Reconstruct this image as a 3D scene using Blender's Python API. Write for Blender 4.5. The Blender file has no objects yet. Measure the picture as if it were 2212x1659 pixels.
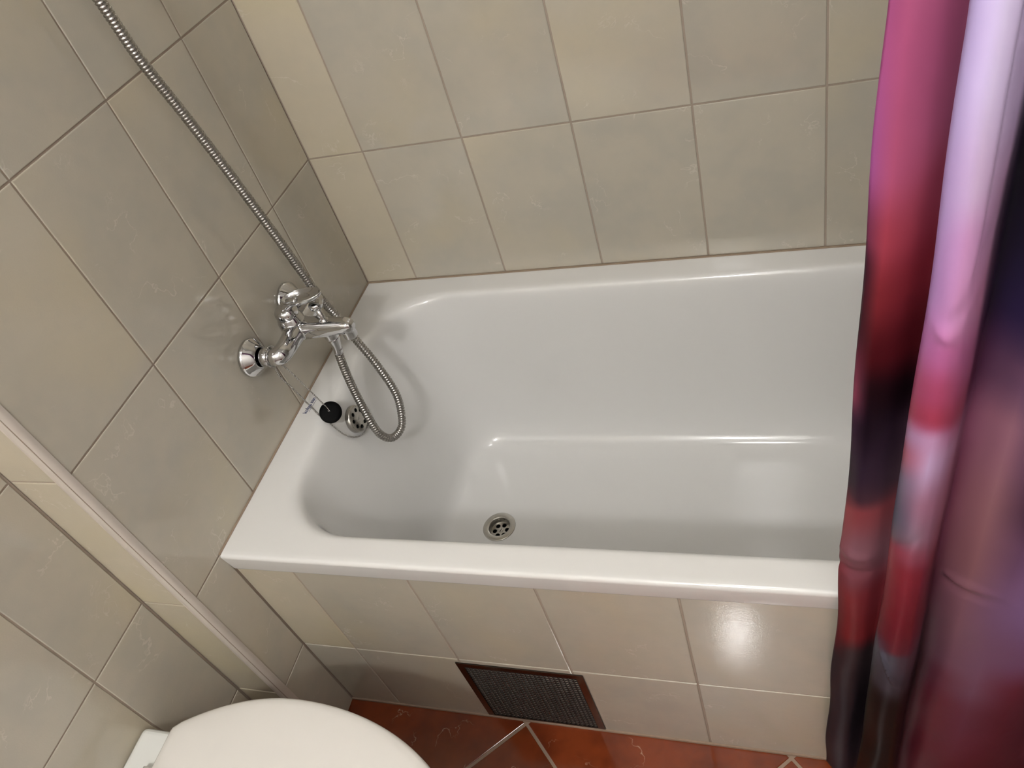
import bpy, bmesh, math, random
from mathutils import Vector, Matrix

random.seed(7)
SC = bpy.context.scene
COL = SC.collection

# ------------------------------------------------------------------ camera, light, exposure
cam = bpy.data.cameras.new('camera')
cam.sensor_width = 36.0
cam.lens = 27.47
cam.clip_start = 0.02
cam_o = bpy.data.objects.new('camera', cam)
COL.objects.link(cam_o)
cam_o.matrix_world = Matrix((
    (0.94058176, 0.02422901, 0.33870181, 0.85792),
    (0.22121663, 0.71302209, -0.66532901, -1.20907),
    (-0.25762214, 0.70072280, 0.66529571, 1.42327),
    (0, 0, 0, 1)))
SC.camera = cam_o

world = bpy.data.worlds.new('world')
SC.world = world
world.use_nodes = True
world.node_tree.nodes['Background'].inputs[0].default_value = (0.5, 0.52, 0.55, 1)
world.node_tree.nodes['Background'].inputs[1].default_value = 0.02

LAMP_POS = (0.57, -2.08, 2.26)
LAMP_RADIUS = 0.075
LAMP_STRENGTH = 190.0
FILL_POS = (0.72, -1.02)  # added fill light at the ceiling
FILL_STRENGTH = 17.0
LAMP_COLOR = (0.99, 0.98, 0.965)

SC.view_settings.view_transform = 'Standard'
SC.view_settings.look = 'None'
SC.view_settings.exposure = 0.18
SC.view_settings.gamma = 1.0
SC.view_settings.use_curve_mapping = False
SC.cycles.max_bounces = 5
SC.cycles.diffuse_bounces = 3
SC.cycles.glossy_bounces = 3
SC.cycles.transmission_bounces = 1
SC.cycles.caustics_refractive = False
SC.cycles.caustics_reflective = False

# ------------------------------------------------------------------ helpers
def obj(name, me, mat=None, parent=None, mw=None):
    o = bpy.data.objects.new(name, me)
    COL.objects.link(o)
    if mat is not None and me is not None and len(me.materials) == 0:
        me.materials.append(mat)
    if parent is not None:
        o.parent = parent
    if mw is not None:
        o.matrix_basis = mw
    return o

def tag(o, label, cat, group=None, kind=None):
    o['label'] = label
    o['category'] = cat
    if group: o['group'] = group
    if kind: o['kind'] = kind
    return o

def empty(name, loc=(0, 0, 0)):
    o = bpy.data.objects.new(name, None)
    o.empty_display_size = 0.05
    COL.objects.link(o)
    o.location = loc
    return o

def part(name, me, mat, root):
    """me is given in world coordinates; root is an unrotated Empty"""
    me.transform(Matrix.Translation(-Vector(root.location)))
    return obj(name, me, mat, root)

def mesh(verts, faces, smooth=False, name='m'):
    me = bpy.data.meshes.new(name)
    me.from_pydata([tuple(v) for v in verts], [], faces)
    if smooth:
        me.polygons.foreach_set('use_smooth', [True] * len(me.polygons))
    bm = bmesh.new(); bm.from_mesh(me)
    bmesh.ops.recalc_face_normals(bm, faces=bm.faces)
    bm.to_mesh(me); bm.free()
    me.update()
    return me

def loft(rings, closed=True, cap0=True, cap1=True, smooth=True):
    n = len(rings[0]); V = []; F = []
    for r in rings: V += list(r)
    for i in range(len(rings) - 1):
        for j in range(n if closed else n - 1):
            k = (j + 1) % n
            F.append((i*n+j, i*n+k, (i+1)*n+k, (i+1)*n+j))
    if cap0: F.append(tuple(reversed(range(n))))
    if cap1: F.append(tuple(range((len(rings)-1)*n, len(rings)*n)))
    return mesh(V, F, smooth)

def frame(n):
    n = Vector(n).normalized()
    a = Vector((0, 0, 1)) if abs(n.z) < 0.9 else Vector((0, 1, 0))
    u = a.cross(n).normalized(); v = n.cross(u)
    return u, v, n

def lathe(profile, origin, axis, seg=32, smooth=True, cap0=True, cap1=True):
    """profile: list of (radius, distance along axis)"""
    u, v, n = frame(axis); o = Vector(origin); rings = []
    for r, h in profile:
        rings.append([o + n*h + (u*math.cos(t) + v*math.sin(t))*max(r, 1e-5)
                      for t in [2*math.pi*k/seg for k in range(seg)]])
    return loft(rings, cap0=cap0, cap1=cap1, smooth=smooth)

def catmull(pts, per=12):
    P = [Vector(p) for p in pts]
    P = [P[0]*2 - P[1]] + P + [P[-1]*2 - P[-2]]
    out = []
    for i in range(1, len(P) - 2):
        p0, p1, p2, p3 = P[i-1:i+3]
        for k in range(per):
            t = k/per
            out.append(0.5*((2*p1) + (p2-p0)*t + (2*p0-5*p1+4*p2-p3)*t*t + (3*p1-p0-3*p2+p3)*t**3))
    out.append(P[-2])
    return out

def resample(path, step):
    L = [0.0]
    for a, b in zip(path, path[1:]): L.append(L[-1] + (b-a).length)
    n = max(2, int(L[-1]/step)); out = []; j = 0
    for k in range(n+1):
        s = L[-1]*k/n
        while j < len(L)-2 and L[j+1] < s: j += 1
        t = (s-L[j])/max(L[j+1]-L[j], 1e-9)
        out.append(path[j].lerp(path[j+1], t))
    return out

def sweep(path, radii, seg=16, caps=True):
    """tube with one radius (or (ru, rv)) per path point"""
    rings = []; T = []
    n = len(path)
    for i in range(n):
        T.append((path[min(i+1, n-1)] - path[max(i-1, 0)]).normalized())
    u = frame(T[0])[0]
    for i in range(n):
        u = (u - T[i]*u.dot(T[i])).normalized(); v = T[i].cross(u)
        r = radii[i] if isinstance(radii, (list, tuple)) else radii
        rings.append([path[i] + (u*math.cos(a) + v*math.sin(a))*r for a in [2*math.pi*k/seg for k in range(seg)]])
    return loft(rings, cap0=caps, cap1=caps)

def join(meshes):
    bm = bmesh.new()
    for m in meshes: bm.from_mesh(m)
    me = bpy.data.meshes.new('j'); bm.to_mesh(me); bm.free()
    for m in meshes: bpy.data.meshes.remove(m)
    return me

def box(x0, x1, y0, y1, z0, z1):
    V = [(x, y, z) for x in (x0, x1) for y in (y0, y1) for z in (z0, z1)]
    F = [(0,1,3,2),(4,6,7,5),(0,4,5,1),(2,3,7,6),(0,2,6,4),(1,5,7,3)]
    return mesh(V, F)

def bevel(o, w, seg=2):
    m = o.modifiers.new('bevel', 'BEVEL'); m.width = w; m.segments = seg; m.limit_method = 'ANGLE'
    return o

# ------------------------------------------------------------------ materials
def mat(name):
    m = bpy.data.materials.new(name); m.use_nodes = True
    nt = m.node_tree
    return m, nt, nt.nodes['Principled BSDF']

def N(nt, t, **kw):
    n = nt.nodes.new(t)
    for k, v in kw.items():
        if k.startswith('i_'): n.inputs[k[2:].replace('_', ' ')].default_value = v
        else: setattr(n, k, v)
    return n

def simple(name, col, rough=0.4, metal=0.0, coat=0.0, spec=0.5):
    m, nt, b = mat(name)
    b.inputs['Base Color'].default_value = (*col, 1)
    b.inputs['Roughness'].default_value = rough
    b.inputs['Metallic'].default_value = metal
    b.inputs['Coat Weight'].default_value = coat
    b.inputs['Specular IOR Level'].default_value = spec
    return m, nt, b

def mixc(nt, fac, a, b):
    n = nt.nodes.new('ShaderNodeMix'); n.data_type = 'RGBA'
    for s, x in ((n.inputs[0], fac), (n.inputs[6], a), (n.inputs[7], b)):
        if hasattr(x, 'links') or hasattr(x, 'is_output'): nt.links.new(x, s)
        elif isinstance(x, (int, float)): s.default_value = x
        else: s.default_value = (*x, 1)
    return n.outputs[2]

def ramp(nt, fac, lo, hi):
    n = nt.nodes.new('ShaderNodeMapRange'); n.inputs['From Min'].default_value = lo; n.inputs['From Max'].default_value = hi
    n.interpolation_type = 'SMOOTHSTEP'
    nt.links.new(fac, n.inputs['Value'])
    return n.outputs['Result']

def math_(nt, op, a, b=None):
    n = nt.nodes.new('ShaderNodeMath'); n.operation = op
    for s, x in zip(n.inputs, (a, b)):
        if x is None: continue
        if isinstance(x, (int, float)): s.default_value = x
        else: nt.links.new(x, s)
    return n.outputs[0]

def piece_coords(nt):
    """object coordinates, shifted by a random amount for each piece"""
    tc = N(nt, 'ShaderNodeTexCoord'); oi = N(nt, 'ShaderNodeObjectInfo')
    sh = N(nt, 'ShaderNodeVectorMath', operation='SCALE'); sh.inputs[0].default_value = (7.3, 3.1, 5.7)
    nt.links.new(math_(nt, 'MULTIPLY', oi.outputs['Random'], 9.0), sh.inputs['Scale'])
    ad = N(nt, 'ShaderNodeVectorMath', operation='ADD')
    nt.links.new(tc.outputs['Object'], ad.inputs[0]); nt.links.new(sh.outputs[0], ad.inputs[1])
    return ad.outputs[0], oi.outputs['Random']

def noise(nt, vec, scale, detail=3, rough=0.5, dist=0.0):
    n = N(nt, 'ShaderNodeTexNoise'); n.inputs['Scale'].default_value = scale
    n.inputs['Detail'].default_value = detail; n.inputs['Roughness'].default_value = rough
    n.inputs['Distortion'].default_value = dist
    nt.links.new(vec, n.inputs['Vector'])
    return n.outputs[0]

def veins(nt, vec, scale, width, dist=1.2):
    n = noise(nt, vec, scale, 5, 0.62, dist)
    d = math_(nt, 'ABSOLUTE', math_(nt, 'SUBTRACT', n, 0.5))
    return ramp(nt, d, width, 0.0)

def ceramic(name, base, cloud, warm, vein, rough, vein_amt, bump_s, bump_d):
    m, nt, b = mat(name)
    vec, rnd = piece_coords(nt)
    c = mixc(nt, ramp(nt, noise(nt, vec, 9, 3, 0.6), 0.35, 0.68), base, cloud)
    c = mixc(nt, math_(nt, 'MULTIPLY', ramp(nt, noise(nt, vec, 4.5, 2, 0.5), 0.5, 0.75), 0.75), c, warm)
    fine = noise(nt, vec, 55, 2, 0.65)
    c = mixc(nt, math_(nt, 'MULTIPLY', ramp(nt, fine, 0.45, 0.8), 0.22), c, cloud)
    v1 = veins(nt, vec, 7, 0.008, 0.35)
    mask = ramp(nt, noise(nt, vec, 14, 2, 0.5), 0.52, 0.66)
    v = math_(nt, 'MULTIPLY', math_(nt, 'MULTIPLY', v1, mask), vein_amt)
    c = mixc(nt, v, c, vein)
    hs = N(nt, 'ShaderNodeHueSaturation')
    nt.links.new(c, hs.inputs['Color'])
    nt.links.new(math_(nt, 'ADD', math_(nt, 'MULTIPLY', rnd, 0.08), 0.96), hs.inputs['Value'])
    nt.links.new(hs.outputs[0], b.inputs['Base Color'])
    b.inputs['Roughness'].default_value = rough
    b.inputs['Specular IOR Level'].default_value = 0.65
    bp = N(nt, 'ShaderNodeBump'); bp.inputs['Strength'].default_value = bump_s; bp.inputs['Distance'].default_value = bump_d
    nt.links.new(math_(nt, 'ADD', noise(nt, vec, 420, 1, 0.5), math_(nt, 'MULTIPLY', noise(nt, vec, 40, 1, 0.5), 0.8)), bp.inputs['Height'])
    nt.links.new(bp.outputs[0], b.inputs['Normal'])
    return m

M = {}
M['tile'] = ceramic('beige_tile', (0.525, 0.478, 0.392), (0.475, 0.443, 0.375), (0.57, 0.50, 0.37), (0.68, 0.62, 0.54), 0.075, 0.55, 0.12, 0.0006)
M['cream_tile'] = ceramic('cream_tile', (0.565, 0.50, 0.385), (0.53, 0.475, 0.375), (0.60, 0.525, 0.365), (0.68, 0.62, 0.54), 0.075, 0.55, 0.12, 0.0006)
M['floor_tile'] = ceramic('red_marble_tile', (0.225, 0.043, 0.012), (0.13, 0.024, 0.008), (0.30, 0.072, 0.019), (0.50, 0.30, 0.19), 0.09, 0.75, 0.06, 0.0006)
M['grout'] = simple('grout', (0.38, 0.31, 0.25), 0.85)[0]
M['floor_grout'] = simple('floor_grout', (0.36, 0.26, 0.19), 0.8)[0]
M['sealant'] = simple('sealant', (0.33, 0.25, 0.18), 0.5)[0]
M['plaster'] = simple('white_plaster', (0.86, 0.86, 0.85), 0.9)[0]
M['plain_tile'] = simple('plain_wall', (0.78, 0.76, 0.73), 0.5)[0]
M['trim'] = simple('beige_plastic', (0.58, 0.52, 0.46), 0.38)[0]
M['enamel'] = simple('white_enamel', (0.82, 0.81, 0.79), 0.13, 0, 0.25)[0]
M['porcelain'] = simple('white_porcelain', (0.82, 0.83, 0.80), 0.1, 0, 0.3)[0]
M['lid'] = simple('lid_plastic', (0.83, 0.80, 0.755), 0.24)[0]
M['rubber'] = simple('black_rubber', (0.0012, 0.0012, 0.0014), 0.6, spec=0.08)[0]
M['dark'] = simple('dark_void', (0.004, 0.004, 0.004), 0.9)[0]
M['ink'] = simple('navy_ink', (0.03, 0.04, 0.12), 0.4)[0]
def metal(name, col, rough, bump=0.0, scale=400):
    m, nt, b = simple(name, col, rough, 1.0)
    tc = N(nt, 'ShaderNodeTexCoord')
    n = noise(nt, tc.outputs['Object'], scale, 2)
    nt.links.new(math_(nt, 'ADD', math_(nt, 'MULTIPLY', n, rough*0.5), rough*0.75), b.inputs['Roughness'])
    return m
M['chrome'] = metal('polished_chrome', (0.60, 0.60, 0.61), 0.045)
M['hose'] = metal('hose_metal', (0.36, 0.345, 0.325), 0.28)
M['steel'] = metal('brushed_steel', (0.50, 0.48, 0.44), 0.3)
M['vent_steel'] = metal('polished_steel', (0.21, 0.185, 0.17), 0.17)
m, nt, b = simple('lamp_glass', (0.9, 0.9, 0.9), 0.3)
b.inputs['Emission Color'].default_value = (*LAMP_COLOR, 1)
b.inputs['Emission Strength'].default_value = LAMP_STRENGTH
M['glow'] = m

m, nt, b = simple('fill_glass', (0.9, 0.9, 0.9), 0.3)
b.inputs['Emission Color'].default_value = (*LAMP_COLOR, 1)
b.inputs['Emission Strength'].default_value = FILL_STRENGTH
M['fill_glow'] = m

# ------------------------------------------------------------------ measures of the room (metres, z = 0 on the floor)
TW, TH, GAP = 0.2, 0.29985, 0.003          # tile pitch and joint
Z1 = 0.8322                                # joint one row above the bath rim
ZR = 0.5345                                # bath rim
ROOM_X, ROOM_Y, ROOM_Z = 1.70, -2.45, 2.50
APRON_Y, RECESS_X = -0.678, -0.0936
ROWS = [0.0, Z1 - 2*TH, Z1 - TH] + [Z1 + k*TH for k in range(6)] + [ROOM_Z]

# ------------------------------------------------------------------ tiles
_cache = {}
def inset_poly(P, d):
    out = []; n = len(P)
    for i in range(n):
        a, p, c = Vector(P[i-1]), Vector(P[i]), Vector(P[(i+1) % n])
        e1 = (p-a).normalized(); e2 = (c-p).normalized()
        n1 = Vector((-e1.y, e1.x)); n2 = Vector((-e2.y, e2.x))
        k = (n1+n2); k = k/max(k.dot(n1), 1e-4)
        out.append(p + k*d)
    return out

def tile_mesh(P, thick, m):
    key = (tuple((round(p[0], 4), round(p[1], 4)) for p in P), m.name)
    if key in _cache: return _cache[key]
    V = []; F = []; n = len(P)
    for ins, z in ((0, -thick), (0, -0.0009), (0.0004, -0.0003), (0.0013, 0.0)):
        V += [(q[0], q[1], z) for q in inset_poly(P, ins)]
    for r in range(3):
        for j in range(n):
            k = (j+1) % n
            F.append((r*n+j, r*n+k, (r+1)*n+k, (r+1)*n+j))
    F.append(tuple(range(3*n, 4*n)))
    me = bpy.data.meshes.new('tile'); me.from_pydata(V, [], F); me.update()
    me.materials.append(m)
    _cache[key] = me
    return me

def place_tile(poly, O, U, Vv, parent, m, name='tile', thick=0.0018, tilt=0.0007):
    """poly: corners (u, v), counter-clockwise, in the wall plane with origin O and axes U, Vv"""
    O, U, Vv = Vector(O), Vector(U), Vector(Vv); Nn = U.cross(Vv)
    cu = (min(p[0] for p in poly)+max(p[0] for p in poly))/2; cv = (min(p[1] for p in poly)+max(p[1] for p in poly))/2
    me = tile_mesh([(p[0]-cu, p[1]-cv) for p in poly], thick, m)
    R = Matrix((U, Vv, Nn)).transposed().to_4x4()
    R = Matrix.Translation(O + U*cu + Vv*cv) @ R @ Matrix.Rotation(random.uniform(-tilt, tilt), 4, 'X') @ Matrix.Rotation(random.uniform(-tilt, tilt), 4, 'Y')
    return obj(name, me, m, parent, R)

def rect(u0, u1, v0, v1, g=GAP/2):
    return [(u0+g, v0+g), (u1-g, v0+g), (u1-g, v1-g), (u0+g, v1-g)]

def grid(us, vs, O, U, Vv, parent, m, cream=False):
    for u0, u1 in zip(us, us[1:]):
        for v0, v1 in zip(vs, vs[1:]):
            if u1-u0 > 0.01 and v1-v0 > 0.01:
                place_tile(rect(u0, u1, v0, v1), O, U, Vv, parent, M['cream_tile'] if cream and u0 == us[0] else m)

def struct(name, me, m, label, cat):
    return tag(obj(name, me, m), label, cat, kind='structure')

T = 0.0015      # tile face stands this far in front of the grout bed
# wall behind the bath
wb = struct('wall_back', box(-0.2, ROOM_X+0.1, T, 0.1, 0, ROOM_Z), M['grout'], 'beige tiled wall along the long side of the bathtub', 'wall')
us = [0.0] + [0.1166 + TW*k for k in range(8)] + [ROOM_X]
grid(us, [ZR+0.0005] + ROWS[3:], (0, 0, 0), (1, 0, 0), (0, 0, 1), wb, M['tile'], True)
# wall that carries the tap: a box built out in front of the alcove wall
wl = struct('wall_left', box(-0.20, -T, -0.7715, 0.0, 0, ROOM_Z), M['grout'], 'beige tiled wall carrying the chrome bath tap', 'wall')
ys = [0.0, 0.1603, 0.3603, 0.5603, 0.7601]
U_, O_ = (0, -1, 0), (0, 0, 0)
grid([-y for y in reversed(ys)], [ZR-0.0022] + ROWS[3:], (0, 0, 0), (0, 1, 0), (0, 0, 1), wl, M['tile'])
grid([-0.7601, APRON_Y-0.0005], ROWS[:3], (0, 0, 0), (0, 1, 0), (0, 0, 1), wl, M['tile'])
# narrow return of that box, facing the toilet
grid([RECESS_X, -0.0095], ROWS, (0, -0.7730, 0), (1, 0, 0), (0, 0, 1), wl, M['cream_tile'])
# rounded plastic corner profile
prof = [(-0.0120, -0.7728), (-0.0120, -0.7741)]
for k in range(15):
    a = math.radians(-90 + 90*k/14)
    prof.append((-0.0095 + 0.0107*math.cos(a), -0.7634 + 0.0107*math.sin(a)))
prof += [(0.0012, -0.7590), (-0.0003, -0.7590), (-0.0003, -0.7620)]
n = len(prof)
me = loft([[(x, y, 0.0) for x, y in prof], [(x, y, ROOM_Z) for x, y in prof]], smooth=False)
t1 = struct('trim_1', me, M['trim'], 'pale beige rounded corner profile edging the tap wall', 'trim')
# alcove wall behind the toilet
wa = struct('wall_alcove', box(-0.20, RECESS_X-T, ROOM_Y, -0.7722, 0, ROOM_Z), M['grout'], 'beige tiled alcove wall behind the white toilet', 'wall')
ys = [-0.7745, -0.901] + [-0.901 - TW*(k+1) for k in range(7)] + [ROOM_Y]
grid(list(reversed(ys)), ROWS, (RECESS_X, 0, 0), (0, 1, 0), (0, 0, 1), wa, M['tile'])
# remaining walls and the ceiling, outside the picture
struct('wall_right', box(ROOM_X, ROOM_X+0.1, ROOM_Y, T, 0, ROOM_Z), M['plain_tile'], 'beige wall at the foot end of the bathtub', 'wall')
struct('wall_front', box(-0.2, ROOM_X+0.1, ROOM_Y-0.1, ROOM_Y, 0, ROOM_Z), M['plain_tile'], 'beige wall opposite the bathtub', 'wall')
struct('ceiling', box(-0.2, ROOM_X+0.1, ROOM_Y-0.1, 0.1, ROOM_Z, ROOM_Z+0.1), M['plaster'], 'white plaster bathroom ceiling', 'ceiling')

# tiled bath panel
pb = struct('wall_bath_panel', box(0.0, ROOM_X, APRON_Y+T, APRON_Y+0.03, 0.0, 0.4880), M['grout'], 'beige tiled front panel below the bathtub rim', 'wall')
ZJ = Z1 - 2*TH
VX0, VX1, VZ1 = 0.2985, 0.5255, 0.2195      # opening of the vent grille
us = [0.0] + [0.1089 + TW*k for k in range(8)] + [ROOM_X]
grid(us, [ZJ, 0.4905], (0, APRON_Y, 0), (1, 0, 0), (0, 0, 1), pb, M['tile'], True)
g = GAP/2; zb = 0.006
for u0, u1 in zip(us, us[1:]):
    if u0 < VX0 < u1:      # notched around the grille
        P = [(u0+g, zb), (VX0, zb), (VX0, VZ1), (u1-g, VZ1), (u1-g, ZJ-g), (u0+g, ZJ-g)]
    elif u0 < VX1 < u1:
        P = [(VX1, zb), (u1-g, zb), (u1-g, ZJ-g), (u0+g, ZJ-g), (u0+g, VZ1), (VX1, VZ1)]
    elif u0 >= VX0 and u1 <= VX1:
        P = [(u0+g, VZ1), (u1-g, VZ1), (u1-g, ZJ-g), (u0+g, ZJ-g)]
    else:
        P = [(u0+g, zb), (u1-g, zb), (u1-g, ZJ-g), (u0+g, ZJ-g)]
    place_tile(P, (0, APRON_Y, 0), (1, 0, 0), (0, 0, 1), pb, M['tile'])
obj('sealant_joint', box(0.0, ROOM_X, APRON_Y-0.0025, APRON_Y+0.001, 0.0, 0.0055), M['floor_grout'], pb)

# floor, laid on the diagonal
fl = struct('floor', box(-0.2, ROOM_X+0.1, ROOM_Y-0.1, 0.1, -0.1, -T), M['floor_grout'], 'red-brown marbled tile floor laid on the diagonal', 'floor')
FS = 0.3302; h = FS/math.sqrt(2)
def clip(P, ax, lim, keep_greater):
    out = []
    for a, b_ in zip(P, P[1:]+P[:1]):
        ia = (a[ax] >= lim) == keep_greater; ib = (b_[ax] >= lim) == keep_greater
        if ia: out.append(a)
        if ia != ib:
            t = (lim-a[ax])/(b_[ax]-a[ax]); out.append((a[0]+(b_[0]-a[0])*t, a[1]+(b_[1]-a[1])*t))
    return out
gd = 0.0028*math.sqrt(2)
for i in range(-3, 8):
    for j in range(-1, 11):
        cx = 0.373 + i*h*1.0; cy = -0.684 - j*h
        if (i + j) % 2 == 0: continue
        P = [(cx-h+gd, cy), (cx, cy-h+gd), (cx+h-gd, cy), (cx, cy+h-gd)]
        # keep inside the walkable floor
        x_lo = RECESS_X if cy < -0.775 else 0.0
        for ax, lim, kg in ((0, (RECESS_X if cy-h < -0.775 else 0.0)+0.001, True), (0, ROOM_X-0.001, False), (1, ROOM_Y+0.001, True), (1, APRON_Y-0.0015, False)):
            P = clip(P, ax, lim, kg)
            if len(P) < 3: break
        if len(P) < 3: continue
        Q = [P[0]]
        for p in P[1:]:
            if math.dist(p, Q[-1]) > 0.004: Q.append(p)
        if math.dist(Q[0], Q[-1]) < 0.004: Q.pop()
        ar = abs(sum(a[0]*c[1]-c[0]*a[1] for a, c in zip(Q, Q[1:]+Q[:1])))/2
        if len(Q) >= 3 and ar > 2e-4:
            place_tile(Q, (0, 0, 0), (1, 0, 0), (0, 1, 0), fl, M['floor_tile'], tilt=0.0004)

# ------------------------------------------------------------------ bathtub
def rrect(x0, x1, y0, y1, r, z, nc=14, nx=30, ny=12):
    P = []
    def line(a, c, n):
        for k in range(n): P.append((a[0]+(c[0]-a[0])*k/n, a[1]+(c[1]-a[1])*k/n, z))
    def arc(cx, cy, a0):
        for k in range(nc):
            a = math.radians(a0 + 90*k/nc); P.append((cx+r*math.cos(a), cy+r*math.sin(a), z))
    line((x0+r, y0), (x1-r, y0), nx); arc(x1-r, y0+r, -90)
    line((x1, y0+r), (x1, y1-r), ny); arc(x1-r, y1-r, 0)
    line((x1-r, y1), (x0+r, y1), nx); arc(x0+r, y1-r, 90)
    line((x0, y1-r), (x0, y0+r), ny); arc(x0+r, y0+r, 180)
    return P
TX0, TX1, TY0, TY1 = 0.0004, ROOM_X-0.0005, -0.6870, -0.0006
tub = empty('bathtub', (0.0, APRON_Y, 0.0))
tag(tub, 'white built-in bathtub with rounded basin behind a tiled panel', 'bathtub')
ctl = [  # z, head end, foot end, front, back, corner radius
    (0.5345, 0.038, 1.640, -0.6480, -0.0460, 0.150),
    (0.5338, 0.049, 1.632, -0.6425, -0.0515, 0.148),
    (0.5310, 0.060, 1.624, -0.6375, -0.0565, 0.146),
    (0.5240, 0.069, 1.617, -0.6335, -0.0605, 0.144),
    (0.5100, 0.0755, 1.610, -0.6305, -0.0635, 0.142),
    (0.4800, 0.0825, 1.595, -0.6270, -0.0670, 0.140),
    (0.4000, 0.1000, 1.560, -0.6200, -0.0740, 0.134),
    (0.3000, 0.1220, 1.510, -0.6110, -0.0830, 0.122),
    (0.2300, 0.1370, 1.470, -0.6030, -0.0910, 0.108),
    (0.1900, 0.1480, 1.445, -0.5960, -0.0980, 0.098),
    (0.1650, 0.1570, 1.420, -0.5850, -0.1090, 0.088),
    (0.1500, 0.1700, 1.395, -0.5680, -0.1260, 0.074),
    (0.1430, 0.1900, 1.365, -0.5450, -0.1490, 0.055),
    (0.1410, 0.2100, 1.340, -0.5250, -0.1690, 0.040)]
rings = [rrect(TX0, TX1, TY0+0.0085, TY1, 0.002, 0.4890),
         rrect(TX0, TX1, TY0+0.0075, TY1, 0.002, 0.4882),
         rrect(TX0, TX1, TY0+0.0066, TY1, 0.002, 0.4895),
         rrect(TX0, TX1, TY0+0.0060, TY1, 0.002, 0.4920),
         rrect(TX0, TX1, TY0+0.0010, TY1, 0.002, 0.5260),
         rrect(TX0, TX1, TY0+0.0008, TY1, 0.002, 0.5300),
         rrect(TX0, TX1, TY0+0.0030, TY1, 0.002, 0.5332),
         rrect(TX0+0.001, TX1-0.001, TY0+0.0065, TY1-0.001, 0.003, 0.5343),
         rrect(TX0+0.001, TX1-0.001, TY0+0.0120, TY1-0.001, 0.004, 0.5345),
         rrect(TX0+0.004, TX1-0.004, TY0+0.0150, TY1-0.004, 0.004, 0.5345)]
rings.append(rrect(ctl[0][1]-0.016, ctl[0][2]+0.016, ctl[0][3]-0.012, ctl[0][4]+0.012, 0.150, 0.5345))
rings.append(rrect(ctl[0][1]-0.006, ctl[0][2]+0.006, ctl[0][3]-0.005, ctl[0][4]+0.005, 0.150, 0.5345))
cc = catmull([Vector(c[:3]) for c in ctl], 4); cd = catmull([Vector(c[3:]) for c in ctl], 4)
for a, c in zip(cc, cd):
    rings.append(rrect(a[1], a[2], c[0], c[1], c[2], a[0]))
nring = len(rings[0])
DC = Vector((0.2745, -0.344)); DZ = 0.1385
floor_ring = rings[-1]
fc = []
for p in floor_ring:
    a = math.atan2(p[1]-DC.y, p[0]-DC.x); fc.append((DC.x+0.0335*math.cos(a), DC.y+0.0335*math.sin(a), DZ))
# order by angle is kept because the floor outline is convex around the drain
for t in (0.25, 0.5, 0.75, 1.0):
    rings.append([tuple(Vector(p).lerp(Vector(q), t)) for p, q in zip(floor_ring, fc)])
basin = part('basin', loft(rings, cap0=False, cap1=False), M['enamel'], tub)
# joints against the walls
obj('sealant_strip', box(0.0, ROOM_X, -0.0035, 0.0, ZR-0.0005, ZR+0.0022), M['sealant'], tub).location = -Vector(tub.location)
obj('sealant_strip', box(0.0, 0.003, TY0+0.002, 0.0, ZR-0.0005, ZR+0.0018), M['sealant'], tub).location = -Vector(tub.location)

def disc_with_holes(R, holes, hr, z, seg=48, hseg=14):
    """flat plate with round holes, triangulated"""
    bm = bmesh.new(); E = []
    def ring(cx, cy, r, n):
        vs = [bm.verts.new((cx+r*math.cos(2*math.pi*k/n), cy+r*math.sin(2*math.pi*k/n), z)) for k in range(n)]
        return [bm.edges.new((vs[k], vs[(k+1) % n])) for k in range(n)]
    E += ring(0, 0, R, seg)
    for c in holes: E += ring(c[0], c[1], hr, hseg)
    bmesh.ops.triangle_fill(bm, edges=E, use_beauty=True)
    me = bpy.data.meshes.new('plate'); bm.to_mesh(me); bm.free()
    return me
def solid(o, t, off=-1):
    s = o.modifiers.new('solid', 'SOLIDIFY'); s.thickness = t; s.offset = off; return o

# drain in the tub floor
dz = DZ
ring = part('drain_ring', lathe([(0.0225, -0.022), (0.0225, 0.0002), (0.0235, 0.0012), (0.026, 0.0017), (0.0335, 0.0016), (0.0350, 0.0010), (0.0353, 0.0)],
            (DC.x, DC.y, dz), (0, 0, 1), 48, cap0=False, cap1=False), M['steel'], tub)
hs = [(0.0133*math.cos(math.radians(60*k+10)), 0.0133*math.sin(math.radians(60*k+10))) for k in range(6)]
pm = disc_with_holes(0.0222, hs, 0.0050, 0); pm.transform(Matrix.Translation((DC.x, DC.y, dz-0.013)))
grate = solid(part('drain_grate', pm, M['steel'], tub), 0.0015)
sm = join([lathe([(0.0048, 0), (0.0048, 0.0008), (0.004, 0.0014)], (DC.x, DC.y, dz-0.013), (0, 0, 1), 20)])
scr = obj('screw', sm, M['steel'], grate)
scr.location = -Vector(tub.location)
sl = box(-0.0041, 0.0041, -0.0006, 0.0006, 0.00141, 0.0016)
sl.transform(Matrix.Translation((DC.x, DC.y, dz-0.013)) @ Matrix.Rotation(math.radians(75), 4, 'Z'))
slot = obj('screw_slot', sl, M['dark'], grate); slot.location = -Vector(tub.location)
part('drain_pipe', lathe([(0.0228, -0.014), (0.0228, -0.05), (0.0, -0.05)], (DC.x, DC.y, dz), (0, 0, 1), 32, cap0=False), M['dark'], tub)

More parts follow.
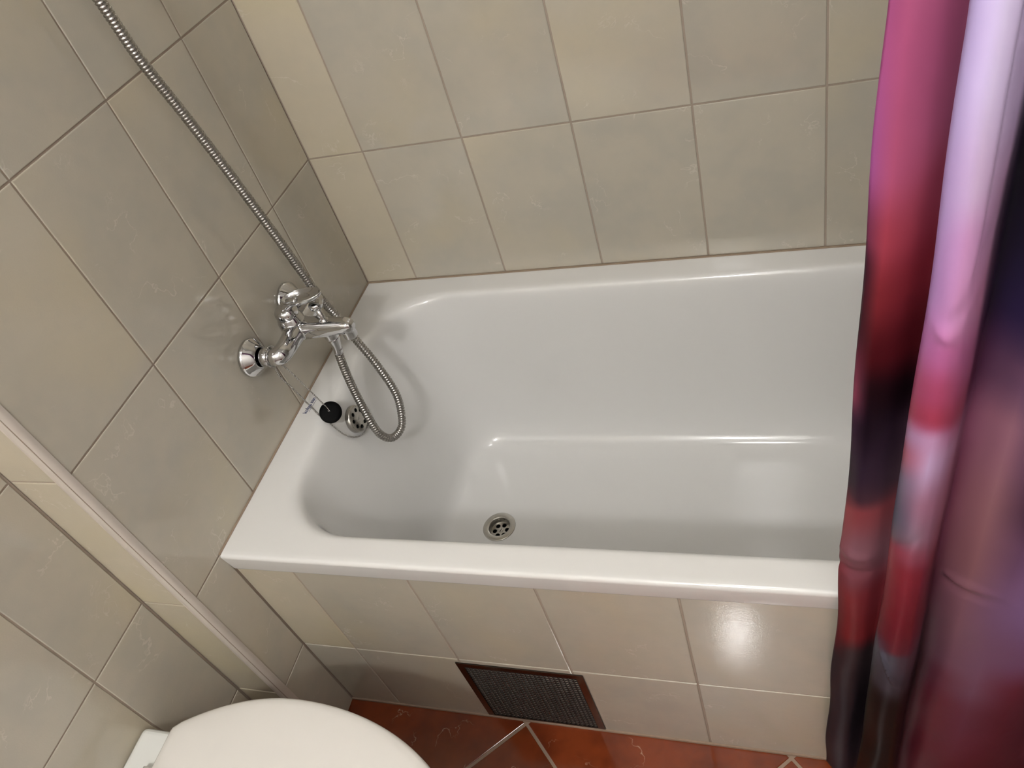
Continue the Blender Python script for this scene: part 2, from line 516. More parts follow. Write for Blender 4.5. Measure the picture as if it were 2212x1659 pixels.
# overflow cover on the sloping end
OC = Vector((0.0825, -0.347, 0.479)); ON = Vector((0.975, 0.0, 0.22)).normalized()
u, v, n_ = frame(ON)
OM = Matrix.Translation(OC) @ Matrix((u, v, n_)).transposed().to_4x4()
ov = join([lathe([(0.0200, -0.004), (0.0262, -0.001), (0.0262, 0.0065), (0.0256, 0.0085), (0.0240, 0.0096)], (0, 0, 0), (0, 0, 1), 48, cap0=False, cap1=False)])
ov.transform(OM)
ovr = part('overflow_rim', ov, M['steel'], tub)
hs = [(0.0165*math.cos(math.radians(45*k+20)), 0.0165*math.sin(math.radians(45*k+20))) for k in range(8)]
pm = disc_with_holes(0.0240, hs, 0.0040, 0.0096); pm.transform(OM)
ovp = solid(part('overflow_plate', pm, M['steel'], tub), 0.0015)
bk = lathe([(0.0235, 0.002), (0.0, 0.002)], (0, 0, 0), (0, 0, 1), 32, cap0=False); bk.transform(OM)
obj('overflow_backing', bk, M['dark'], ovp).location = -Vector(tub.location)
sm = lathe([(0.0082, 0.0094), (0.0082, 0.0101), (0.0074, 0.0106), (0.0066, 0.0102), (0.0052, 0.0102), (0.0046, 0.0110), (0.0032, 0.0110)], (0, 0, 0), (0, 0, 1), 24); sm.transform(OM)
obj('screw', sm, M['steel'], ovp).location = -Vector(tub.location)
sl = box(-0.003, 0.003, -0.0005, 0.0005, 0.01101, 0.0112); sl.transform(OM @ Matrix.Rotation(0.5, 4, 'Z'))
obj('screw_slot', sl, M['dark'], ovp).location = -Vector(tub.location)

# maker's lettering on the rim
def text_mesh(s, size, ext=0.00015):
    cu = bpy.data.curves.new('t', 'FONT'); cu.body = s; cu.size = size; cu.extrude = ext; cu.offset = 0.00022; cu.resolution_u = 3
    o = bpy.data.objects.new('t', cu); COL.objects.link(o)
    bpy.context.view_layer.update()
    me = bpy.data.meshes.new_from_object(o.evaluated_get(bpy.context.evaluated_depsgraph_get()))
    bpy.data.objects.remove(o); bpy.data.curves.remove(cu)
    return me
tm = text_mesh('kolpa san', 0.0118)
xs = [v_.co.x for v_ in tm.vertices]; wdt = max(xs)-min(xs)
tm.transform(Matrix.Diagonal((0.040/wdt, 1, 1, 1)))
tm.transform(Matrix.Translation((0.0215, -0.3835, ZR+0.0002)) @ Matrix.Rotation(math.radians(90-4), 4, 'Z'))
part('maker_lettering', tm, M['ink'], tub)
um = box(0.0, 0.030, -0.0032, -0.0025, -0.0001, 0.0001)
um.transform(Matrix.Translation((0.0225, -0.3780, ZR+0.0002)) @ Matrix.Rotation(math.radians(86), 4, 'Z'))
part('lettering_underline', um, M['ink'], tub)

# ------------------------------------------------------------------ bath mixer tap
TAPZ = 0.693
tap = empty('bath_tap', (0.0, -0.325, TAPZ))
tag(tap, 'chrome bath mixer tap with lever on the tiled wall', 'tap')
for y in (-0.40, -0.25):
    part('rosette', lathe([(0.0330, 0.0004), (0.0338, 0.0025), (0.0335, 0.0060), (0.0315, 0.0080), (0.0285, 0.0110), (0.0235, 0.0165), (0.0188, 0.0208), (0.0170, 0.0218), (0.0160, 0.0205), (0.0160, 0.012)],
                          (0, y, TAPZ), (1, 0, 0), 48, cap1=False), M['chrome'], tap)
    part('union_nut', lathe([(0.0135, 0.004), (0.0135, 0.0225), (0.0158, 0.0235), (0.0160, 0.0400), (0.0145, 0.0412), (0.0120, 0.0425), (0.0120, 0.050)],
                            (0, y, TAPZ), (1, 0, 0), 36), M['chrome'], tap)
bits = []
path = catmull([(0.0435, -0.4003, TAPZ), (0.0520, -0.4003, TAPZ), (0.0590, -0.3945, TAPZ), (0.0605, -0.378, TAPZ-0.0005), (0.0585, -0.350, TAPZ-0.002), (0.0560, -0.325, TAPZ-0.002),
                (0.0585, -0.300, TAPZ-0.002), (0.0605, -0.272, TAPZ-0.0005), (0.0590, -0.2555, TAPZ), (0.0520, -0.2497, TAPZ), (0.0435, -0.2497, TAPZ)], 6)
rr = catmull([Vector((r, 0, 0)) for r in (0.0145, 0.0160, 0.0166, 0.0170, 0.0184, 0.0215, 0.0184, 0.0170, 0.0166, 0.0160, 0.0145)], 6)
bits.append(sweep(path, [p.x for p in rr], 24))
bits.append(lathe([(0.010, -0.026), (0.019, -0.025), (0.0225, -0.018), (0.0235, 0.000), (0.0230, 0.012), (0.0205, 0.020), (0.0185, 0.0225)], (0.0515, -0.325, 0.698), (0, 0, 1), 36))
rings = []
for x, hw, hh, zc in ((0.040, 0.0195, 0.0180, 0.6900), (0.060, 0.0205, 0.0190, 0.6890), (0.085, 0.0190, 0.0175, 0.6890), (0.110, 0.0172, 0.0158, 0.6893), (0.135, 0.0152, 0.0138, 0.6895), (0.150, 0.0140, 0.0128, 0.6893), (0.158, 0.0125, 0.0115, 0.6890), (0.1635, 0.0095, 0.0090, 0.6885), (0.1660, 0.0050, 0.0050, 0.6880)):
    ring_ = []
    for k in range(28):
        a = 2*math.pi*k/28; c, s = math.cos(a), math.sin(a)
        ring_.append((x, -0.325+hw*math.copysign(abs(c)**0.75, c), zc+hh*math.copysign(abs(s)**0.75, s)))
    rings.append(ring_)
bits.append(loft(rings))
bits.append(lathe([(0.0118, -0.012), (0.0122, -0.0115), (0.0122, 0.008), (0.010, 0.012)], (0.1515, -0.325, 0.677), (0, 0, 1), 28))
bits.append(lathe([(0.0100, -0.006), (0.0125, -0.005), (0.0135, 0.004), (0.014, 0.012)], (0.114, -0.325, 0.670), (0, 0, 1), 28))
body = part('tap_body', join(bits), M['chrome'], tap)
rm = body.modifiers.new('blend', 'REMESH'); rm.mode = 'VOXEL'; rm.voxel_size = 0.0009; rm.use_smooth_shade = True
s_ = body.modifiers.new('smooth', 'SMOOTH'); s_.factor = 0.5; s_.iterations = 14
part('cartridge_cap', lathe([(0.0200, 0.0), (0.0203, 0.002), (0.0203, 0.0085), (0.0195, 0.0120), (0.0170, 0.0155), (0.0120, 0.0178), (0.005, 0.0185)], (0.0515, -0.325, 0.7190), (0, 0, 1), 36), M['chrome'], tap)
# lever: a spoon-shaped loop reaching out over the spout
def lever():
    L = 0.0400; Wd = 0.0200; cx, cy, cz = 0.0975, -0.325, 0.7560
    rings = []
    def ring_(k_l, k_w, dz, n=48, sh=0.0):
        out = []
        for k in range(n):
            a = 2*math.pi*k/n
            x = L*k_l*math.cos(a)+sh
            out.append((cx+x, cy+Wd*k_w*math.sin(a)*(1-0.12*math.cos(a)), cz+dz+0.10*x))
        return out
    for k, dz in ((0.02, -0.0105), (0.35, -0.0100), (0.66, -0.0082), (0.88, -0.0045), (0.98, -0.0008), (1.0, 0.0018), (0.985, 0.0030), (0.955, 0.0030), (0.92, 0.0012), (0.80, -0.0035), (0.58, -0.0068), (0.30, -0.0080), (0.02, -0.0082)):
        rings.append(ring_(k, k, dz))
    a = loft(rings)
    b = sweep(catmull([(0.054, -0.325, 0.730), (0.060, -0.325, 0.739), (0.071, -0.325, 0.745), (0.084, -0.325, 0.7475)], 6), [0.0125 - 0.00035*i for i in range(19)], 24)
    return join([a, b])
part('lever', lever(), M['chrome'], tap)
kn = part('diverter_knob', join([
    lathe([(0.0085, -0.002), (0.0085, 0.0015), (0.0062, 0.003), (0.0055, 0.006), (0.0050, 0.027)], (0.1150, -0.325, 0.7035), (0, 0, 1), 24),
    lathe([(0.0055, 0.0), (0.0105, 0.0015), (0.0118, 0.0045), (0.0118, 0.0095), (0.0108, 0.0118), (0.0090, 0.0125)], (0.1150, -0.325, 0.7290), (0, 0, 1), 28)]), M['chrome'], tap)

# ------------------------------------------------------------------ shower hose
hose_pts = [(0.114, -0.3255, 0.6420), (0.1095, -0.3270, 0.625), (0.1060, -0.3310, 0.580), (0.1060, -0.3360, 0.530), (0.1145, -0.3470, 0.475), (0.1200, -0.3480, 0.438),
            (0.1290, -0.3370, 0.4130), (0.1380, -0.3150, 0.4080), (0.1420, -0.2960, 0.4220), (0.1420, -0.2760, 0.4720), (0.1220, -0.2630, 0.5420), (0.0970, -0.2500, 0.5890),
            (0.0720, -0.2360, 0.6360), (0.0600, -0.2390, 0.6890), (0.0560, -0.2570, 0.8280), (0.0520, -0.2760, 0.9590), (0.0520, -0.2990, 1.0710), (0.0550, -0.3240, 1.1660),
            (0.0570, -0.3350, 1.2440), (0.0550, -0.3550, 1.36), (0.050, -0.372, 1.50), (0.048, -0.385, 1.66), (0.0480, -0.390, 1.79)]
hose = empty('shower_hose', hose_pts[0])
tag(hose, 'coiled metal shower hose looping from the tap into the tub', 'hose')
P = resample(catmull(hose_pts, 16), 0.0052/6)
R = [(0.0066, 0.0076, 0.0079, 0.0079, 0.0077, 0.0068)[i % 6] for i in range(len(P))]
hs_m = sweep(P, R, 18)
hs_m.polygons.foreach_set('use_smooth', [True]*len(hs_m.polygons))
part('hose_tube', hs_m, M['hose'], hose)
part('end_sleeve', sweep(resample(catmull([(0.1145, -0.3252, 0.666), (0.114, -0.3255, 0.650), (0.1105, -0.3267, 0.630)], 6), 0.004), [0.0112, 0.0112, 0.0105, 0.0095, 0.0088, 0.0084, 0.0082, 0.0082, 0.0082, 0.0082][:len(resample(catmull([(0.1145, -0.3252, 0.666), (0.114, -0.3255, 0.650), (0.1105, -0.3267, 0.630)], 6), 0.004))], 24), M['chrome'], hose)

# hand shower and bracket above the picture, where the hose ends
hb = empty('hand_shower', (0.0, -0.39, 1.80))
tag(hb, 'chrome hand shower in a wall bracket above the hose', 'hand shower')
part('bracket', join([lathe([(0.026, 0.0), (0.026, 0.006), (0.014, 0.010), (0.012, 0.034)], (0.0005, -0.39, 1.81), (1, 0, 0), 24),
                      lathe([(0.017, -0.016), (0.019, 0.016), (0.013, 0.016), (0.012, -0.016)], (0.048, -0.39, 1.81), (0.2, 0, 1), 24, cap0=False, cap1=False)]), M['chrome'], hb)
part('handle', sweep(catmull([(0.048, -0.39, 1.79), (0.055, -0.39, 1.84), (0.075, -0.39, 1.94), (0.105, -0.39, 2.0)], 6), [0.010+0.0002*i for i in range(19)], 20), M['chrome'], hb)
part('spray_head', lathe([(0.012, 0.03), (0.03, 0.018), (0.042, 0.004), (0.042, -0.004), (0.038, -0.006)], (0.115, -0.39, 2.0), (-0.6, 0, 0.8), 32), M['chrome'], hb)

# ------------------------------------------------------------------ plug on a bead chain
plug = empty('bath_plug', (0.08, -0.389, ZR))
tag(plug, 'black rubber bath plug on a bead chain beside the overflow', 'plug')
PC = Vector((0.0775, -0.3865, 0.5400)); PN = Vector((0.50, -0.46, 0.73)).normalized()
pm = lathe([(0.0150, -0.0105), (0.0168, -0.009), (0.0186, 0.0), (0.0198, 0.0025), (0.0200, 0.0045), (0.0190, 0.0058), (0.0120, 0.0064), (0.003, 0.0064)], PC, PN, 36)
part('stopper', pm, M['rubber'], plug)
top = PC + PN*0.0065
clip_p = PC + Vector((-0.0090, 0.0060, 0.0115)) + PN*0.004
part('clip_ring', sweep(catmull([top + Vector((-0.001, 0.0, 0.001)), top+PN*0.004 + Vector((-0.004, 0.003, 0.002)), clip_p, top + Vector((-0.007, 0.002, 0.0045)), top + Vector((-0.003, 0.0, 0.0015))], 6), 0.0007, 8), M['chrome'], plug)
def beads(path, r=0.0017, step=0.0040):
    bm = bmesh.new()
    for p in resample(path, step):
        bmesh.ops.create_icosphere(bm, subdivisions=1, radius=r, matrix=Matrix.Translation(p))
    me = bpy.data.meshes.new('b'); bm.to_mesh(me); bm.free()
    me.polygons.foreach_set('use_smooth', [True]*len(me.polygons))
    wire = sweep(resample(path, 0.006), 0.0004, 6)
    return join([me, wire])
loop = [Vector((0.0425, -0.40+0.0176*math.sin(a), TAPZ+0.0176*math.cos(a))) for a in [math.radians(t) for t in range(-165, 170, 12)]]
ch1 = catmull([(0.0480, -0.4040, 0.6765), (0.0560, -0.4010, 0.6700), (0.0620, -0.3920, 0.6200), tuple(clip_p)], 10)
ch2 = catmull([(0.0425, -0.4060, 0.6765), (0.0380, -0.4040, 0.6500), (0.0285, -0.3830, 0.5960), (0.0150, -0.3600, 0.5368), (0.0290, -0.3700, 0.5363), (0.0500, -0.3870, 0.5360), (0.0690, -0.3960, 0.5275), (0.0810, -0.3990, 0.5080),
               (0.0875, -0.3925, 0.4840), (0.0900, -0.3770, 0.4620), (0.0930, -0.3590, 0.4510), (0.0945, -0.3430, 0.4490), (0.0945, -0.3300, 0.4540)], 10)
part('bead_chain', join([beads(loop), beads(ch1), beads(ch2)]), M['hose'], plug)

# ------------------------------------------------------------------ vent grille in the bath panel
vent = empty('vent_grille', ((VX0+VX1)/2, APRON_Y, 0.0))
tag(vent, 'square perforated steel vent grille low in the tiled bath panel', 'grille')
vx0, vx1, vz0, vz1 = VX0+0.0008, VX1-0.0008, 0.0060, VZ1-0.0008
fw = 0.0125
fy = APRON_Y-0.0012
def flange():
    o = [(vx0, vz0), (vx1, vz0), (vx1, vz1), (vx0, vz1)]
    r1 = [(x, fy+0.002, z) for x, z in o]
    r2 = [(x, fy, z) for x, z in o]
    i1 = [(x, fy, z) for x, z in ((vx0+fw, vz0+fw*0.35), (vx1-fw, vz0+fw*0.35), (vx1-fw, vz1-fw), (vx0+fw, vz1-fw))]
    i2 = [(x, fy+0.0030, z) for x, _, z in i1]
    return loft([r1, r2, i1, i2], cap0=False, cap1=False, smooth=False)
part('frame', flange(), M['vent_steel'], vent)
def perforated():
    V = []; F = []
    nx, nz = 24, 25
    x0, x1 = vx0+fw, vx1-fw; z0, z1 = vz0+fw*0.35, vz1-fw
    px, pz = (x1-x0)/nx, (z1-z0)/nz
    for j in range(nz):
        for i in range(nx):
            cx = x0+px*(i+0.5); cz = z0+pz*(j+0.5)
            b0 = len(V)
            for k in range(8):
                a = math.radians(45*k+22.5)
                c, s = math.cos(a), math.sin(a)
                q = 1/max(abs(c), abs(s))
                V.append((cx+c*q*px/2, fy+0.0022, cz+s*q*pz/2))
            for rad, dy in ((0.46, 0.0018), (0.40, 0.0011), (0.355, 0.0015), (0.355, 0.0035)):
                for k in range(8):
                    a = math.radians(45*k+22.5)
                    V.append((cx+math.cos(a)*px*rad, fy+dy, cz+math.sin(a)*px*rad))
            for r in range(4):
                for k in range(8):
                    k2 = (k+1) % 8
                    F.append((b0+r*8+k, b0+r*8+k2, b0+(r+1)*8+k2, b0+(r+1)*8+k))
            # the four corners between the octagon and the square cell
            for k in range(4):
                a = math.radians(45+90*k)
                V.append((cx+math.copysign(px/2, math.cos(a)), fy+0.0022, cz+math.copysign(pz/2, math.sin(a))))
                F.append((b0+2*k, len(V)-1, b0+2*k+1))
    return mesh(V, F, False)
part('perforated_plate', perforated(), M['vent_steel'], vent)
part('backing', box(vx0+0.004, vx1-0.004, APRON_Y+0.0006, APRON_Y+0.0012, vz0+0.002, vz1-0.004), M['dark'], vent)

# ------------------------------------------------------------------ toilet
wc = empty('toilet', (0.12, -1.03, 0.0))
tag(wc, 'white toilet with closed lid standing against the alcove wall', 'toilet')
YC = -1.03
def outline(k=1.0, dx0=0.0, z=0.0, n=72, back=-0.028, tip=0.470, wmax=0.185, wb_=0.122):
    """half width along x, closed D shape; k shrinks toward the middle"""
    xs = []
    P = []
    def hw(x):
        if x >= 0.168:
            t = (x-0.168)/(tip-0.168); return wmax*math.sqrt(max(0.0, 1-t*t))
        t = (0.168-x)/(0.168-back); return wmax-(wmax-wb_)*t**2.1
    m_ = n//2
    for i in range(m_+1):
        t = i/m_
        x = 0.168+(tip-0.168)*math.sin(t*math.pi/2) if t <= 1 else tip
        xs.append(x)
    side = [(back+0.004, hw(back)*0.955), (back, hw(back)*0.90)]
    front = [(x, hw(x)) for x in xs]
    rear = [(back+(0.168-back)*(1-i/16)**1.0, hw(back+(0.168-back)*(1-i/16))) for i in range(1, 16)] + [(back+0.0012, hw(back)*0.985)] + [(back, hw(back)*0.94)]
    half = list(reversed(front)) + rear
    P = [(x, y) for x, y in half] + [(x, -y) for x, y in reversed(half[1:])]
    cx = 0.17
    return [(cx+(x-cx)*k+dx0, YC+y*k, z) for x, y in P]
lid_r = [outline(0.985, 0, 0.4050), outline(1.0, 0, 0.4085), outline(1.0, 0, 0.4150), outline(0.993, 0, 0.4190), outline(0.975, 0, 0.4215), outline(0.93, 0, 0.4235), outline(0.8, 0, 0.4255), outline(0.5, 0, 0.4275), outline(0.1, 0, 0.4280)]
part('lid', loft(lid_r), M['lid'], wc)
seat_r = [outline(0.965, 0, 0.3870), outline(0.985, 0, 0.3900), outline(0.985, 0, 0.4000), outline(0.97, 0, 0.4035)]
part('seat', loft(seat_r), M['lid'], wc)
def ell(cx, a, b_, z, n=48, p=2.3):
    out = []
    for k in range(n):
        t = 2*math.pi*k/n; c, s = math.cos(t), math.sin(t)
        out.append((cx+a*math.copysign(abs(c)**(2/p), c), YC+b_*math.copysign(abs(s)**(2/p), s), z))
    return out
part('bowl', loft([ell(0.12, 0.165, 0.105, 0.0008), ell(0.12, 0.160, 0.100, 0.05), ell(0.125, 0.155, 0.095, 0.14), ell(0.145, 0.185, 0.115, 0.22), ell(0.165, 0.235, 0.150, 0.30), ell(0.180, 0.265, 0.172, 0.36), ell(0.182, 0.268, 0.174, 0.385), ell(0.180, 0.25, 0.160, 0.387)]), M['porcelain'], wc)
dk = part('deck', box(RECESS_X+0.0008, 0.06, YC-0.121, YC+0.119, 0.250, 0.4055), M['porcelain'], wc)
bevel(dk, 0.010, 4)
for dy in (-0.042, 0.042):
    part('hinge', lathe([(0.011, -0.02), (0.011, 0.02)], (-0.036, YC+dy, 0.4085), (0, 1, 0), 20), M['lid'], wc)

# ------------------------------------------------------------------ shower curtain
def lerp(a, b_, t): return a+(b_-a)*t
def s2l(c):
    c = c/255.0
    return c/12.92 if c <= 0.04045 else ((c+0.055)/1.055)**2.4
# printed colours down the cloth, fold shading painted in: (height, colour) per column
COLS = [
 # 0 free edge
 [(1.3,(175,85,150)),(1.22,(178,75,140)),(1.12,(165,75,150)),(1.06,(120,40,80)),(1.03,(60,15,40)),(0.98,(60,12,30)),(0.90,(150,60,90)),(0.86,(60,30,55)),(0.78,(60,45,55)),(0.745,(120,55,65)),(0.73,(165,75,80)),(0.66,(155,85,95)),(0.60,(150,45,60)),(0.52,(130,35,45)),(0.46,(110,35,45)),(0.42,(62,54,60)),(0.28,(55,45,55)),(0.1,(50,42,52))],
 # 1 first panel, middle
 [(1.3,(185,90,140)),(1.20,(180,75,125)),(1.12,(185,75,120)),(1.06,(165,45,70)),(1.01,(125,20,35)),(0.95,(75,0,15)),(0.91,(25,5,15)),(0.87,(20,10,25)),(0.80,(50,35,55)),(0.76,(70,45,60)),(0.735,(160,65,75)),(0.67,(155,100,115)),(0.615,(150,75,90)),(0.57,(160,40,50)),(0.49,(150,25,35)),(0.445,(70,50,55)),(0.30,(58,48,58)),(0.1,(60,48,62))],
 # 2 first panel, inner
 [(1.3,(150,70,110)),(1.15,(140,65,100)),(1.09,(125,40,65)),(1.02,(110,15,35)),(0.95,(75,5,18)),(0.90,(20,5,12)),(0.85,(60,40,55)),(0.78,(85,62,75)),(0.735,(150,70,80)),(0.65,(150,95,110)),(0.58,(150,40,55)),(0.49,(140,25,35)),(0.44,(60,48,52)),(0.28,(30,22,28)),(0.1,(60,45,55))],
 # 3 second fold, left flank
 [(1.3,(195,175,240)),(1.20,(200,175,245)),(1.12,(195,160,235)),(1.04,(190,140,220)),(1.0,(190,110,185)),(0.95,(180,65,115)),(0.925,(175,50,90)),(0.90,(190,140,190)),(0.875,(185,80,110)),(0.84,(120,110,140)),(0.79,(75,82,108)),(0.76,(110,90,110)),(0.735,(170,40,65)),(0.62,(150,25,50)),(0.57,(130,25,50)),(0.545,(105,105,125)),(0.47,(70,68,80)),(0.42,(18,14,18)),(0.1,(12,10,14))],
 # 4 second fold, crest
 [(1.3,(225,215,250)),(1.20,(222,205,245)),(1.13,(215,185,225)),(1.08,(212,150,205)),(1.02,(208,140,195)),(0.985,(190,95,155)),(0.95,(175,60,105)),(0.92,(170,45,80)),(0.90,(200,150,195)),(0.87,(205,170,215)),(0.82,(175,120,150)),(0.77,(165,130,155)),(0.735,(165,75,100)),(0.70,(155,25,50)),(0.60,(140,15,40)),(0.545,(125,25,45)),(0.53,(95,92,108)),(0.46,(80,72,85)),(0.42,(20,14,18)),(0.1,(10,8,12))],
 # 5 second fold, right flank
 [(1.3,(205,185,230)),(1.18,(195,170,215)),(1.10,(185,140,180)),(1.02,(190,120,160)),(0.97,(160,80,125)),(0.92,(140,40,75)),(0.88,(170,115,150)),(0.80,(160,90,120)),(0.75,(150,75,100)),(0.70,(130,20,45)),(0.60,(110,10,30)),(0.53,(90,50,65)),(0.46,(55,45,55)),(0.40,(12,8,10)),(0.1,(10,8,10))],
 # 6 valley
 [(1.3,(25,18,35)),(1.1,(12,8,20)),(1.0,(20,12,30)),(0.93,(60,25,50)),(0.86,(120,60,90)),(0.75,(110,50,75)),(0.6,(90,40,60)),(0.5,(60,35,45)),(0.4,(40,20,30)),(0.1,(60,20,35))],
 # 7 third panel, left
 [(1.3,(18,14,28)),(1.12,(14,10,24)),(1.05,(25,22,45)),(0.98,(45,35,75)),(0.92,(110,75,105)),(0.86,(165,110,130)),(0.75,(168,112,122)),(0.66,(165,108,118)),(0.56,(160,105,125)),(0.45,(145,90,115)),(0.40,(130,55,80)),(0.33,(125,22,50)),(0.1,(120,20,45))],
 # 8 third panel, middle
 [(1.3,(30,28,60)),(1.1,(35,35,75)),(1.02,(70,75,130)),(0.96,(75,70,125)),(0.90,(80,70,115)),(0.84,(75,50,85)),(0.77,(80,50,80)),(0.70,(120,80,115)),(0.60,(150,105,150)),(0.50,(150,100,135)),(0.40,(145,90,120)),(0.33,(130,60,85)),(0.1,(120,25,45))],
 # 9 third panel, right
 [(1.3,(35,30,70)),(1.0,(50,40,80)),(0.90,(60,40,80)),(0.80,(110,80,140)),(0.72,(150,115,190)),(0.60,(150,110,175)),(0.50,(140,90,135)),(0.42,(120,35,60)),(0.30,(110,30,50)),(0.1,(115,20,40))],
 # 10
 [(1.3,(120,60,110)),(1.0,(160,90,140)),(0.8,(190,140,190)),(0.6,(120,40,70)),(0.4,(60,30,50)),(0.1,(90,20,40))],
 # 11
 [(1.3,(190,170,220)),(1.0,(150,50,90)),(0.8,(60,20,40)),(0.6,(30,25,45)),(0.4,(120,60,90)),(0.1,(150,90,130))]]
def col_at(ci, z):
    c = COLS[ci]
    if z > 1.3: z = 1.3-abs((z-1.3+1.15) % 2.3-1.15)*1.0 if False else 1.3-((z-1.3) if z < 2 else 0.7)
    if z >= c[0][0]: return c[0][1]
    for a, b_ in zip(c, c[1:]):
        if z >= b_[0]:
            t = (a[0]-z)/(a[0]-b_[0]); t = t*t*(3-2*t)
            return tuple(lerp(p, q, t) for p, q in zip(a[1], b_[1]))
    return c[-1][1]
# plan of the cloth: x, y, colour column
PLAN = [(0.9085, -0.7010, 0), (0.9200, -0.7100, 1), (0.9370, -0.7115, 1.5), (0.9530, -0.7030, 2), (0.9630, -0.7060, 2), (0.9570, -0.7250, 2.3), (0.9455, -0.7400, 2.9), (0.9440, -0.7520, 3.2), (0.9540, -0.7600, 3.8),
        (0.9680, -0.7560, 4.5), (0.9800, -0.7400, 5), (0.9880, -0.7200, 5.6), (0.9950, -0.7060, 6), (1.0070, -0.7080, 6.6), (1.0250, -0.7210, 7), (1.0550, -0.7330, 8), (1.0950, -0.7360, 9), (1.1350, -0.7240, 9.6), (1.1650, -0.7080, 10),
        (1.1900, -0.7200, 10.5), (1.2250, -0.7450, 11), (1.2700, -0.7350, 9.5), (1.3000, -0.7080, 8.5), (1.3350, -0.7250, 7.5), (1.3800, -0.7480, 6.2), (1.4250, -0.7250, 5.0), (1.4550, -0.7060, 4.0), (1.5000, -0.7350, 3.0), (1.5600, -0.7450, 2.0), (1.6000, -0.7150, 1.0), (1.6500, -0.7100, 0.0)]
CREASES = [(13.6, 0.62, -0.006, 0.9, 0.007, -0.0035), (13.7, 0.606, -0.006, 0.9, 0.008, 0.003), (1.2, 0.655, -0.003, 1.2, 0.008, -0.003), (1.2, 0.625, 0.0, 1.3, 0.007, 0.004), (8.4, 1.013, -0.004, 0.9, 0.006, -0.003),
           (8.8, 1.035, 0.012, 0.8, 0.008, 0.0025), (8.2, 0.50, -0.045, 1.0, 0.006, -0.0035), (9.2, 1.07, 0.03, 0.7, 0.009, -0.002), (15.2, 0.95, 0.01, 1.2, 0.012, -0.002), (8.0, 0.76, 0.02, 0.8, 0.010, 0.002)]
def curtain():
    per = 7
    pl = catmull([Vector((p[0], p[1], p[2])) for p in PLAN], per)
    nz = 420; zt, zbm = 1.955, 0.045
    V = []; C = []; F = []; n = len(pl)
    for j in range(nz+1):
        z = zt+(zbm-zt)*j/nz
        zz = min(max((1.22-z)/1.2, -0.3), 1.0)
        for i, p in enumerate(pl):
            s = i/per
            # cloth leans a little toward the tap end and swells over the rim
            lean = 0.005-0.024*max(0, zz)
            w1 = 1.0 if s < 9 else 0.6
            amp = 0.9+0.2*math.sin(2.3*z+s*0.7)
            wr = 0.0012*math.sin(17*z+0.5*s)+0.0007*math.sin(31*z-0.9*s)
            for s0, z0, sl_, ls, tz, am in CREASES:
                e = ((s-s0)/ls)**2; dz_ = z-z0-sl_*(s-s0)-0.004*(s-s0)**2
                if e < 6 and abs(dz_) < 4*tz: wr += am*math.exp(-e)*math.exp(-(dz_/tz)**2)
            if s < 1.2: wr += 0.0016*math.sin(26*z+0.6)*(1.2-s)
            x = p.x+lean*w1+wr*0.8
            if s > 3.2: x += 0.006*zz
            y = -0.7025+(p.y+0.7025)*amp+wr
            y = min(y, -0.6925)
            V.append((x, y, z))
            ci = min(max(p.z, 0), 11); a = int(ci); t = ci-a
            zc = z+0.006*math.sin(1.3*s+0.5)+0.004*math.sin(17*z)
            ca = col_at(a, zc); cb = col_at(min(a+1, 11), zc); kk = 0.86 if z < 0.6 else lerp(0.86, 1.0, min(1.0, (z-0.6)/0.3))  # kk darkens the lower cloth colour to stand in for weaker light
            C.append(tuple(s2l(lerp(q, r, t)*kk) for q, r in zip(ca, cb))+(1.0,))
    for j in range(nz):
        for i in range(n-1):
            F.append((j*n+i, j*n+i+1, (j+1)*n+i+1, (j+1)*n+i))
    me = bpy.data.meshes.new('curtain'); me.from_pydata(V, [], F)
    me.polygons.foreach_set('use_smooth', [True]*len(me.polygons))
    at = me.color_attributes.new('print', 'FLOAT_COLOR', 'POINT')  # holds the printed colours together with painted shading
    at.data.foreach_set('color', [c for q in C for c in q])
    me.update()
    return me
m, nt, b = mat('satin_shaded_print')
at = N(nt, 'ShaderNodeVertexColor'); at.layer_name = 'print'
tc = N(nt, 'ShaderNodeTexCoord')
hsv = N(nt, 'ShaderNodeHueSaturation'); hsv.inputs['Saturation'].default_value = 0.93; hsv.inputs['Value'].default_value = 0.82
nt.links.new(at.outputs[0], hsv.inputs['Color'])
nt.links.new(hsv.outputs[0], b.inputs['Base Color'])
b.inputs['Roughness'].default_value = 0.42
b.inputs['Specular IOR Level'].default_value = 0.12
mp = N(nt, 'ShaderNodeMapping'); mp.inputs['Scale'].default_value = (1, 1, 0.35)
nt.links.new(tc.outputs['Object'], mp.inputs[0])
bp = N(nt, 'ShaderNodeBump'); bp.inputs['Strength'].default_value = 0.2; bp.inputs['Distance'].default_value = 0.003
nt.links.new(noise(nt, mp.outputs[0], 38, 2, 0.5, 0.4), bp.inputs['Height'])
nt.links.new(bp.outputs[0], b.inputs['Normal'])
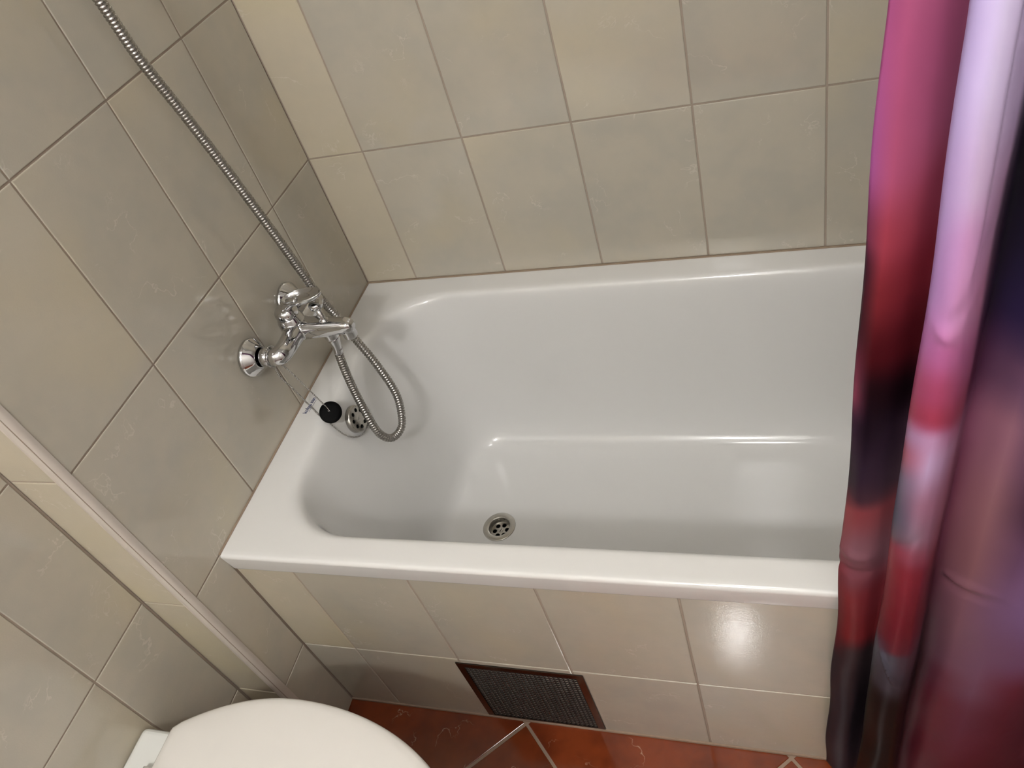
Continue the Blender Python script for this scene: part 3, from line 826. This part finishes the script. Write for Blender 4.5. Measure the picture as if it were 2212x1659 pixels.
M['satin'] = m
cur = empty('shower_curtain', (1.2, -0.72, 0.045))
tag(cur, 'satin shower curtain in blurred purple, crimson and black printed pattern', 'curtain')
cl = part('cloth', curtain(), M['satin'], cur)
solid(cl, 0.0005, 0)
rod = tag(obj('curtain_rod', lathe([(0.0125, 0.0), (0.0125, ROOM_X-0.001)], (0.0006, -0.72, 1.985), (1, 0, 0), 24), M['chrome']), 'chrome curtain rod spanning above the bathtub front', 'curtain rod')
rg = sweep([Vector((0, 0.0215*math.cos(a), 0.0215*math.sin(a))) for a in [2*math.pi*k/24 for k in range(25)]], 0.0018, 8)
for k in range(10):
    r_ = obj('ring', rg, M['chrome'], cur); r_.location = Vector((0.915+k*0.08, -0.72, 1.970))-Vector(cur.location)

# ------------------------------------------------------------------ ceiling lamp and added fill light
lamp = empty('ceiling_lamp', (LAMP_POS[0], LAMP_POS[1], ROOM_Z))
tag(lamp, 'glowing white globe lamp under the bathroom ceiling', 'lamp')
part('base', lathe([(0.07, 0.0005), (0.07, 0.02), (0.045, 0.03), (0.045, 0.14)], (LAMP_POS[0], LAMP_POS[1], ROOM_Z), (0, 0, -1), 32), M['porcelain'], lamp)
part('globe', lathe([(LAMP_RADIUS*math.sin(math.pi*k/24), -LAMP_RADIUS*math.cos(math.pi*k/24)) for k in range(25)], LAMP_POS, (0, 0, 1), 40), M['glow'], lamp)

fill = empty('added_fill_light', (FILL_POS[0], FILL_POS[1], ROOM_Z))  # unseen light added to brighten the tub rim from above
tag(fill, 'added flat round fill light at the ceiling above the bathtub front', 'lamp')
part('fill_housing', lathe([(0.165, 0.0005), (0.165, 0.022), (0.155, 0.026), (0.152, 0.022)], (FILL_POS[0], FILL_POS[1], ROOM_Z), (0, 0, -1), 40, cap1=False), M['porcelain'], fill)
part('fill_diffuser', lathe([(0.152, 0.021), (0.150, 0.0235), (0.0, 0.0240)], (FILL_POS[0], FILL_POS[1], ROOM_Z), (0, 0, -1), 40, cap1=False), M['fill_glow'], fill)
